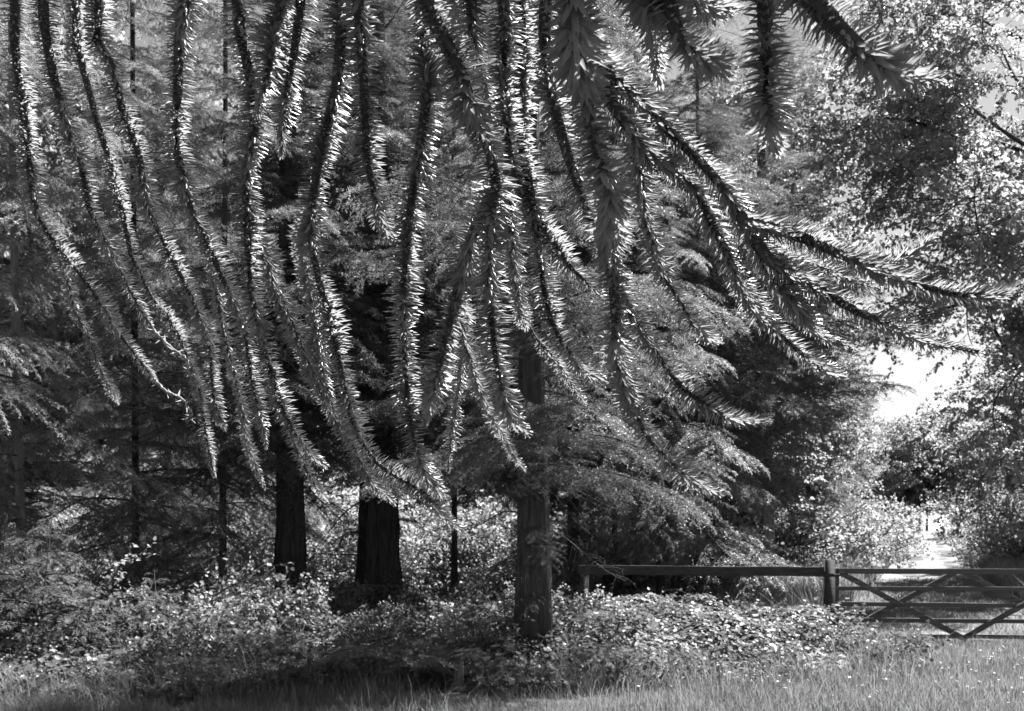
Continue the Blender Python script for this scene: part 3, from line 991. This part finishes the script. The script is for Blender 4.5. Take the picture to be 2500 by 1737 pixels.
def build_gate():
    org = P(2345, 1577, GY)
    org[2] = 0
    t = thing("field_gate", org, "wooden five-barred field gate with diamond braces across the track", "gate")
    y = GY
    rows = [(1394.5, 1397, .085), (1436.5, 1439.5, .066), (1474.5, 1480, .066), (1513, 1519, .066), (1552, 1557, .066)]
    for (ya, yb, h) in rows:
        bar_between((2037, ya), (2650, yb), h, .038, y, "gate", "bar", t, org)
    # braces, in front of the bars and behind them
    bar_between((2046, 1396), (2358, 1562), .085, .022, y - .034, "gate", "brace", t, org)
    bar_between((2120, 1512), (2336, 1396), .085, .022, y + .034, "gate", "brace", t, org)
    bar_between((2348, 1394), (2652, 1560), .085, .022, y + .034, "gate", "brace", t, org)
    bar_between((2346, 1562), (2530, 1460), .085, .022, y - .034, "gate", "brace", t, org)
    for px in (2042, 2645):
        bar_between((px, 1570), (px + .5, 1388), .07 if px != 2480 else .06, .03, y + (.038 if px != 2480 else .062), "gate", "stile", t, org)
    # latch post
    for px, lab in ((2024, "square gate post where the long rail meets the gate"), (2668, "gate post on the hinge side, past the gate's far end")):
        pt = thing("gate_post", ((px - CX) / F * y, y, 0), lab, "post")
        so = Soup()
        h = CAMZ - (1367 - HY) / F * y
        so.box((0, 0, h / 2 - .2), (.145, .145, h + .4), 0, jit=.004)
        so.obj("shaft", [M["rail"]], pt)
        so = Soup()
        so.box((.06 if px < 2300 else -.06, -.083, h - .24), (.16, .02, .05), 0)
        so.obj("latch", [M["cap"]], pt)
    # long rail with its posts
    org = P(1720, 1400, y - .0)
    org[2] = 0
    rt = thing("fence_rail", org, "long thick dark timber rail running to the gate post", "fence")
    bar_between((1412, 1392), (2011, 1396.5), .148, .055, y - .01, "rail", "rail", rt, org)
    for px in (1428,):
        so = Soup()
        x = (px - CX) / F * y - org[0]
        so.box((x, .085, .42), (.1, .1, 1.3), 0, jit=.004)
        so.obj("post", [M["rail"]], rt)


build_gate()


def build_stake():
    y = 11.9
    x = (1120 - CX) / F * y
    t = thing("marker_stake", (x, y, float(gz(x, y))), "short square wooden stake with dark cap at the grass edge", "stake")
    h = .36
    so = Soup()
    so.box((0, 0, h / 2 - .1), (.105, .09, h + .2), 0, jit=.003)
    so.obj("shaft", [M["stake"]], t)
    so = Soup()
    so.box((0, 0, h + .012), (.125, .11, .022), 0, jit=.002)
    so.obj("cap", [M["cap"]], t)
    # strained wires between the trees and the rail's end
    a, b = np.array([(480 - CX) / F * 17, 17.0, 0]), np.array([(1432 - CX) / F * 16.1, 16.1, 0])
    w = thing("wire_fence", (a + b) / 2, "thin wire fence strung between the dark trunks and the rail", "fence")
    o = (a + b) / 2
    for zz in (.66, .46, .9):
        s = Soup()
        tt = np.linspace(0, 1, 20)
        pts = a + (b - a) * tt[:, None] - o + np.stack([0 * tt, 0 * tt, zz - .02 * np.sin(np.pi * 4 * tt) ** 2], -1)
        s.tube(pts, .0014, 5)
        s.obj("wire", [M["wire"]], w)
    for f in (.0, 1.0):
        s = Soup()
        c = a + (b - a) * f - o
        s.box(c + [0, .04, .45], (.07, .07, 1.3), 0, jit=.003)
        s.obj("post", [M["rail"]], w)


build_stake()


# daisies
def build_daisies():
    r = np.random.default_rng(95)
    so = Soup()
    n = 11
    a = np.linspace(0, 2 * np.pi, n, endpoint=False)
    d = np.stack([np.cos(a), np.sin(a), .25 + 0 * a], -1)
    so.stamp(NEEDLE, NEEDLE_F, frames(d, np.tile([0, 0, 1.0], (n, 1))), np.stack([np.full(n, .012), np.full(n, .022), np.full(n, .02)], -1), np.tile([0, 0, .0], (n, 1)), 0, np.full(n, .5))
    fl = so.mesh("daisy_flower", [M["petal"]])
    so = Soup()
    so.tube(np.array([[0, 0, 0], [0, 0, .006], [0, 0, .009]]), [.008, .008, .004], 8)
    dm = so.mesh("daisy_disc", [M["disc"]])
    so = Soup()
    so.tube(np.array([[0, 0, -.14], [.006, 0, -.06], [0, 0, 0]]), [.002, .0017, .0015], 4)
    sm = so.mesh("daisy_stem", [M["grass"]])
    k = 0
    while k < 130:
        y = r.uniform(9.6, 14.8)
        px = r.uniform(1750, 2520) if k > 10 else r.uniform(1350, 1900)
        x = (px - CX) / F * y
        if bank_h(x, y) > .1 or vnoise(x * 1.2, y * 1.2, 77) < -.35:
            continue
        t = thing("daisy", (x, y, float(gz(x, y))), "white daisy flower standing in the grass before the gate", "flower", "daisies in the grass")
        h = r.uniform(.10, .19)
        m = Matrix.Translation((0, 0, h)) @ Euler((r.normal(-.5, .3), r.normal(0, .3), r.uniform(0, 6))).to_matrix().to_4x4() @ Matrix.Scale(r.uniform(.5, .85), 4)
        link("petals", fl, t, m)
        link("disc", dm, t, m)
        link("stem", sm, t, Matrix.Translation((0, 0, h)) @ Matrix.Scale(1.1, 4))
        k += 1


build_daisies()


# broad-leaved seedlings round the stake and along the undergrowth edge
def build_seedlings():
    r = np.random.default_rng(97)
    so = Soup()
    so.raw(LEAF * np.array([1.15, 1, 1]), LEAF_F, 0, .7)
    me = so.mesh("seedling_leaf", [M["bramble"]])
    spots = [(1085, 11.9, .62), (1230, 11.7, .55), (1255, 12.1, .7), (1180, 11.6, .4), (980, 11.8, .45), (1330, 11.5, .35), (700, 11.8, .5), (840, 11.9, .45), (540, 11.7, .4), (360, 11.6, .5), (1420, 11.9, .5)]
    for i, (px, y, h) in enumerate(spots):
        x = (px - CX) / F * y
        lab = "leafy seedling holding pale leaves just above the wooden stake" if i == 0 else ORD[i - 1] + " broad-leaved seedling counted from the wooden stake along the grass edge"
        t = thing("seedling", (x, y, float(gz(x, y))), lab, "plant", "seedlings along the grass edge")
        s = Soup()
        s.tube(np.array([[0, 0, -.05], [.02, 0, h * .5], [.0, 0, h]]), [.006, .004, .002], 5)
        s.obj("stem", [M["twig"]], t)
        for k in range(12):
            z = h * (.3 + .7 * k / 11)
            a = k * 2.4
            d = np.array([[math.cos(a), math.sin(a), r.uniform(-.35, .15)]])
            fr = frames(d, np.array([[0, -.25, 1.0]]) + r.normal(0, .2, (1, 3)))[0]
            m = Matrix.Identity(4)
            sc = r.uniform(.09, .16)
            for p in range(3):
                for q in range(3):
                    m[p][q] = fr[p, q] * sc
            m[0][3], m[1][3], m[2][3] = .03 * math.cos(a), .03 * math.sin(a), z
            link("leaf", me, t, m)


build_seedlings()

# ------------------------------------------------------------------ the monkey puzzle tree whose branches hang across the view
# each row: distance at start, distance at end, leaf radius factor, up = goes on above the frame, pixel path
ST = [
    (3.7, 4.2, 1.0, 1, [(34, -20), (36, 113), (49, 210), (64, 320), (71, 380), (75, 451), (90, 519), (113, 564), (162, 630), (195, 668), (226, 713), (256, 754), (278, 799), (301, 829), (323, 856), (353, 897), (376, 927)]),
    (3.5, 4.3, 1.0, 1, [(103, -20), (109, 75), (120, 132), (135, 203), (154, 271), (169, 331), (192, 376), (205, 432), (214, 500), (233, 545), (259, 586), (280, 632), (301, 675), (323, 724), (346, 758), (368, 799)]),
    (3.6, 4.4, 1.0, 1, [(241, -20), (240, 45), (232, 86), (256, 132), (282, 165), (290, 244), (305, 282), (327, 338), (343, 395), (350, 451), (361, 507), (387, 564), (414, 619), (440, 668), (466, 724), (485, 765), (504, 810), (515, 863), (517, 920), (521, 976), (538, 1021), (549, 1047)]),
    (4.6, 5.0, .9, 1, [(184, -20), (188, 113), (210, 188), (228, 263), (250, 340), (271, 400), (286, 470), (305, 545), (320, 623), (350, 686), (368, 724), (402, 765), (429, 810), (451, 856), (470, 912), (489, 957), (496, 1013), (504, 1070), (515, 1126), (523, 1164)]),
    (3.2, 4.0, 1.0, 1, [(452, -20), (446, 30), (440, 75), (436, 150), (432, 263), (429, 338), (436, 395), (451, 451), (459, 489), (485, 545), (504, 586), (523, 634), (545, 683), (568, 724), (586, 762), (598, 810), (605, 863), (617, 938), (632, 1006), (650, 1089)]),
    (3.55, 4.9, .72, 0, [(464, 500), (505, 600), (526, 700), (545, 800), (560, 870), (579, 938), (594, 1013), (602, 1070), (620, 1126), (647, 1194)]),
    (3.1, 3.6, 1.0, 1, [(577, -20), (586, 75), (602, 150), (617, 226), (624, 282), (617, 338), (604, 395), (600, 451), (602, 526), (605, 586), (609, 675), (620, 750), (635, 807), (654, 882), (673, 938), (688, 995), (714, 1051), (752, 1100), (793, 1138)]),
    (3.47, 4.1, .62, 0, [(664, 910), (688, 1000), (714, 1070), (737, 1126), (770, 1186), (800, 1220)]),
    (3.0, 3.12, 1.0, 1, [(690, -20), (668, 75), (662, 132), (647, 207), (632, 263), (622, 300)]),
    (3.0, 3.5, 1.0, 1, [(838, -20), (834, 56), (830, 113), (826, 188), (811, 263), (795, 320), (786, 350), (774, 414), (763, 489), (759, 564), (768, 640), (788, 720), (812, 800), (828, 880), (840, 950), (865, 1040), (905, 1115), (960, 1160), (1020, 1192), (1060, 1222), (1078, 1258), (1104, 1282), (1130, 1292)]),
    (3.35, 4.7, 1.0, 0, [(603, 500), (620, 570), (655, 640), (669, 694), (695, 750), (714, 795), (733, 844), (752, 882), (786, 957), (815, 1010), (851, 1066), (873, 1113), (895, 1160), (925, 1190), (965, 1230)]),
    (3.22, 4.2, 1.0, 0, [(761, 520), (745, 600), (757, 680), (771, 788), (786, 901), (812, 1000)]),
    (2.9, 3.3, 1.1, 1, [(873, -20), (883, 113), (890, 226), (894, 338), (901, 414), (917, 489), (935, 545), (975, 590)]),
    (2.9, 3.2, 1.05, 1, [(1022, -20), (1033, 56), (1041, 132), (1044, 207), (1037, 282), (1025, 357), (1014, 432), (1003, 507), (995, 564), (988, 656), (984, 713), (984, 788), (988, 863), (992, 938), (999, 1013), (1010, 1070), (1026, 1126), (1044, 1164), (1080, 1211)]),
    (2.2, 2.9, 1.05, 1, [(1035, -20), (1063, 56), (1093, 113), (1131, 188), (1150, 263), (1176, 320), (1198, 376), (1212, 432), (1205, 489), (1195, 545), (1196, 620), (1195, 694), (1198, 769), (1206, 844), (1217, 920), (1232, 976), (1251, 1021), (1289, 1059)]),
    (2.62, 3.1, 1.0, 0, [(1207, 465), (1190, 500), (1165, 550), (1146, 600), (1138, 656), (1116, 713), (1097, 788), (1078, 863), (1063, 938), (1048, 995), (1040, 1032)]),
    (2.9, 3.9, .72, 0, [(1112, 725), (1128, 750), (1132, 800), (1125, 900), (1113, 995), (1103, 1070), (1095, 1150)]),
    (3.0, 3.2, 1.0, 1, [(1150, -20), (1152, 60), (1165, 140), (1185, 210), (1200, 300)]),
    (2.9, 3.1, 1.0, 1, [(1226, -20), (1236, 75), (1232, 132), (1229, 188), (1238, 263), (1238, 338), (1251, 414), (1275, 475), (1310, 530), (1350, 590), (1390, 650), (1432, 690), (1475, 730)]),
    (3.0, 3.8, .95, 0, [(1249, 400), (1242, 480), (1251, 600), (1259, 675), (1270, 750), (1285, 803)]),
    (3.0, 3.3, 1.0, 1, [(1268, -20), (1275, 150), (1270, 330), (1290, 430), (1305, 540), (1318, 620), (1323, 675), (1334, 743), (1349, 795), (1375, 841), (1409, 882), (1439, 912), (1473, 927)]),
    (3.75, 4.2, .68, 0, [(1265, 720), (1296, 810), (1330, 850), (1365, 890), (1395, 935), (1430, 985)]),
    (2.95, 4.2, .66, 0, [(1105, 755), (1130, 810), (1153, 893), (1176, 957), (1198, 1013), (1229, 1062), (1251, 1107), (1281, 1149)]),
    (1.75, 2.3, 1.05, 1, [(1398, -20), (1401, 75), (1416, 150), (1431, 226), (1439, 301), (1458, 376), (1477, 432), (1495, 489), (1507, 545), (1512, 590)]),
    (2.18, 3.1, 1.0, 0, [(1495, 489), (1488, 540), (1488, 600), (1497, 680), (1502, 760), (1503, 820), (1507, 863), (1525, 938), (1548, 995), (1580, 1065), (1630, 1120), (1690, 1170), (1760, 1207)]),
    (2.7, 2.9, 1.0, 1, [(1334, -20), (1326, 75), (1338, 150), (1349, 226), (1356, 274), (1379, 357), (1405, 432), (1432, 507), (1454, 564), (1488, 640), (1515, 710), (1545, 780), (1600, 855), (1631, 906), (1663, 945), (1702, 976), (1749, 1004), (1796, 1023), (1843, 1027), (1878, 1023)]),
    (2.52, 3.4, 1.0, 0, [(1455, 148), (1505, 200), (1528, 250), (1548, 338), (1563, 451), (1580, 545), (1608, 639), (1639, 702), (1678, 765), (1718, 812), (1757, 835)]),
    (2.5, 2.75, 1.05, 1, [(1390, -20), (1420, 80), (1458, 150), (1514, 205), (1571, 252), (1600, 286), (1659, 345), (1718, 404), (1765, 456), (1800, 515), (1832, 570), (1851, 624), (1874, 659), (1898, 690), (1933, 733), (1964, 768), (1992, 812), (2031, 831), (2062, 843)]),
    (2.5, 2.9, 1.05, 0, [(1440, 118), (1475, 220), (1550, 330), (1600, 384), (1659, 423), (1710, 480), (1735, 540), (1765, 600), (1796, 671), (1823, 721), (1859, 765), (1898, 812), (1937, 847), (1976, 878), (2019, 902), (2062, 917)]),
    (2.66, 2.7, 1.0, 0, [(1840, 585), (1885, 640), (1937, 667), (1984, 694), (2031, 725), (2078, 753), (2129, 776), (2188, 796), (2235, 823), (2286, 839), (2345, 851), (2388, 859)]),
    (2.6, 2.6, 1.0, 0, [(1808, 530), (1840, 540), (1882, 552), (1933, 572), (1992, 592), (2031, 612), (2090, 635), (2149, 659), (2211, 682), (2266, 702), (2325, 718), (2384, 721), (2431, 719), (2462, 706), (2493, 690)]),
    (3.0, 3.3, 1.0, 0, [(1840, 580), (1900, 615), (1992, 645), (2070, 678), (2149, 706)]),
    (3.3, 3.6, 1.0, 0, [(2070, 640), (2150, 640), (2220, 620), (2290, 570)]),
    (1.95, 2.15, 1.05, 1, [(1868, -20), (1870, 98), (1870, 196), (1874, 274), (1886, 333), (1906, 372)]),
    (1.75, 1.9, 1.05, 1, [(1975, -20), (2039, 59), (2090, 110), (2149, 157), (2227, 182), (2300, 190)]),
    (2.1, 2.3, 1.05, 1, [(1625, -20), (1659, 78), (1698, 129), (1757, 157), (1790, 172)]),
    (2.2, 2.4, 1.0, 1, [(1560, -20), (1590, 60), (1600, 130), (1612, 200)]),
    (2.3, 2.4, 1.0, 1, [(1690, -25), (1740, 10), (1800, 22)]),
    (3.98, 5.2, .66, 0, [(140, 602), (165, 690), (185, 760), (215, 815), (240, 890), (275, 955), (289, 985)]),
    (3.2, 3.5, 1.0, 1, [(735, -20), (728, 60), (716, 140), (700, 220), (690, 300), (688, 380)]),
    # same tree's unseen branches, added above frame to shade near ones; last row visible
    (2.57, 2.6, 1.1, 1, [(1800, -760), (1850, -700), (1930, -540), (2000, -430), (2070, -350), (2120, -250)]),
    (2.5, 2.5, 1.1, 1, [(1900, -800), (1990, -640), (2040, -520), (2090, -400), (2120, -330)]),
    (2.35, 2.35, 1.1, 1, [(2060, -800), (2130, -640), (2150, -500), (2165, -350), (2185, -210)]),
    (2.3, 2.3, 1.1, 1, [(2100, -820), (2190, -680), (2215, -540), (2220, -400), (2225, -260)]),
    (2.2, 2.2, 1.1, 1, [(2120, -800), (2270, -650), (2380, -570), (2470, -520), (2560, -460)]),
    (2.25, 2.25, 1.1, 1, [(2130, -860), (2300, -740), (2420, -640), (2550, -560)]),
    (3.3, 3.8, 1.0, 1, [(1110, -20), (1125, 80), (1128, 160)]),
]
BARE = [(4.25, [(366, 795), (402, 835), (432, 859), (457, 878), (461, 897), (474, 908)]),
        (4.25, [(376, 925), (398, 950), (436, 968), (460, 995), (466, 1025)])]


def build_monkey_puzzle():
    TX, TY = -.9, -1.9
    root = thing("monkey_puzzle_tree", (TX, TY, 0), "monkey puzzle tree whose long spiny branches hang down across the whole view", "tree")
    org = np.array([TX, TY, 0.])
    so = Soup()
    trunk_mesh(so, (0, 0, -.3), (0, 0, 13), .36, .12, seed=4, flare=.35, fl=.03)
    so.obj("trunk", [M["puzzle_bark"]], root, smooth=True)
    r = np.random.default_rng(55)
    cand = []
    for si, (ya, yb, rf, up, path) in enumerate(ST):
        k = len(path)
        pts = np.array([P(px, py, ya + (yb - ya) * i / (k - 1) + .05 * math.sin(i * 1.1 + si)) for i, (px, py) in enumerate(path)])
        lead = 0.0
        if up:
            s = pts[0]
            d = norm(pts[0] - pts[1])
            a = org + [r.normal(0, .1), r.normal(0, .1), 5.6 + 2.2 * r.random()]
            m1 = s + d * .45 + [0, -.1, .1]
            m2 = m1 + (a - m1) * .4 + [0, 0, .45]
            pre = np.array([a, m2, m1])
            pts = np.vstack([pre, pts])
        n = 90
        q, ln = spline(pts, n)
        if up:
            lead = ln * (np.argmin(np.linalg.norm(q - pts[3], axis=1)) / (n - 1))
        s = np.linspace(0, ln, n)
        rad = np.interp(s, [0, max(lead, .01), ln], [.035 if up else .017, .019 if up else .017 * min(1, rf), .004])
        so = Soup()
        so.tube(q - org, rad, 7, 0)
        br = so.obj("branch", [M["puzzle_wood"]], root, smooth=True)
        # spiral of leaves
        s0 = max(0.02, lead - .3) if up else .0
        nl = int((ln - s0) * 860 * (.62 if rf < .8 else 1))
        u = s0 + (ln - s0) * (np.arange(nl) + r.random(nl) * .8) / nl
        p = np.stack([np.interp(u, s, q[:, c]) for c in range(3)], -1)
        tg = norm(np.gradient(q, axis=0))
        t = norm(np.stack([np.interp(u, s, tg[:, c]) for c in range(3)], -1))
        ref = np.tile([.35, .9, .1], (nl, 1))
        e1 = norm(np.cross(t, ref))
        e2 = np.cross(t, e1)
        th = np.arange(nl) * 2.39996 + r.normal(0, .25, nl)
        radv = e1 * np.cos(th)[:, None] + e2 * np.sin(th)[:, None]
        tip = np.clip((ln - u) / .22, 0, 1)
        diag = sstep(150, 500, path[-1][0] - path[0][0] - .25 * (path[-1][1] - path[0][1]))
        ang = np.radians(30 + (60 - 32 * diag) * tip ** .7 + r.normal(0, 6, nl))
        # gentle waves of longer and shorter leaves: yearly growth
        yr = .88 + .14 * np.sin(u * 2 * np.pi / .33 + si)
        L = .048 * rf * (1 - .14 * diag) * yr * (.42 + .58 * tip ** .7) * (.82 + .36 * r.random(nl))
        keep = r.random(nl) > .10 + .12 * (np.sin(u * 9 + si * 3) > .8)
        d = norm(np.cos(ang)[:, None] * t + np.sin(ang)[:, None] * radv + r.normal(0, .04, (nl, 3)))
        nrm = norm(t * np.sin(ang)[:, None] - radv * np.cos(ang)[:, None] + r.normal(0, .12, (nl, 3)))
        fr = frames(d, nrm)
        rr = np.interp(u, s, rad)
        loc = p + radv * (rr * .8)[:, None]
        W = L * .19 * (.85 + .3 * r.random(nl)) + .002
        px = CX + F * loc[:, 0] / np.maximum(loc[:, 1], .2)
        py = HY - F * (loc[:, 2] - CAMZ) / np.maximum(loc[:, 1], .2)
        vis = (px > 0) & (px < 2500) & (py > 0) & (py < 1737) & (loc[:, 1] > .8)
        score = np.where(vis & keep, L / np.maximum(loc[:, 1], .2), 0)
        cand.append(dict(br=br, fr=fr, loc=loc, L=L, W=W, keep=keep, score=score, tone=r.random(nl)))
    allsc = np.concatenate([c["score"] for c in cand])
    cut = np.sort(allsc)[-300]
    ls = Soup()
    ls.raw(PZ, PZ_F, 0, .5)
    me = ls.mesh("spiny_leaf", [M["puzzle"]], smooth=False)
    for c in cand:
        big = c["score"] >= cut
        rest = c["keep"] & ~big
        so = Soup()
        so.stamp(PZ, PZ_F, c["fr"][rest], np.stack([c["W"][rest], c["L"][rest], c["L"][rest]], -1), c["loc"][rest] - org, 0, c["tone"][rest])
        tag(so.obj("foliage", [M["puzzle"]], c["br"]), kind="stuff")
        for i in np.nonzero(big)[0]:
            m = Matrix.Identity(4)
            k = (c["W"][i], c["L"][i], c["L"][i])
            for a in range(3):
                for b in range(3):
                    m[a][b] = c["fr"][i][a, b] * k[b]
                m[a][3] = c["loc"][i][a] - org[a]
            link("leaf", me, c["br"], m)
    for y, path in BARE:
        q, ln = spline([P(a, b, y) - org for a, b in path], 24)
        so = Soup()
        so.tube(q + rng.normal(0, .002, q.shape), np.linspace(.006, .003, 24), 6, 0)
        bb = so.obj("bare_shoot", [M["stake"]], root, smooth=True)
        so = Soup()
        nl = 34
        u = np.concatenate([r.random(14), .93 + .07 * r.random(nl - 14)])
        idx = (u * 23).astype(int)
        d = norm(np.gradient(q, axis=0)[idx] * 12 + r.normal(0, .7, (nl, 3)))
        so.stamp(PZ, PZ_F, frames(d, np.tile([0, 0, 1.], (nl, 1))), np.stack([np.full(nl, .008), np.full(nl, .04), np.full(nl, .04)], -1), q[idx])
        tag(so.obj("foliage", [M["puzzle"]], bb), kind="stuff")


build_monkey_puzzle()
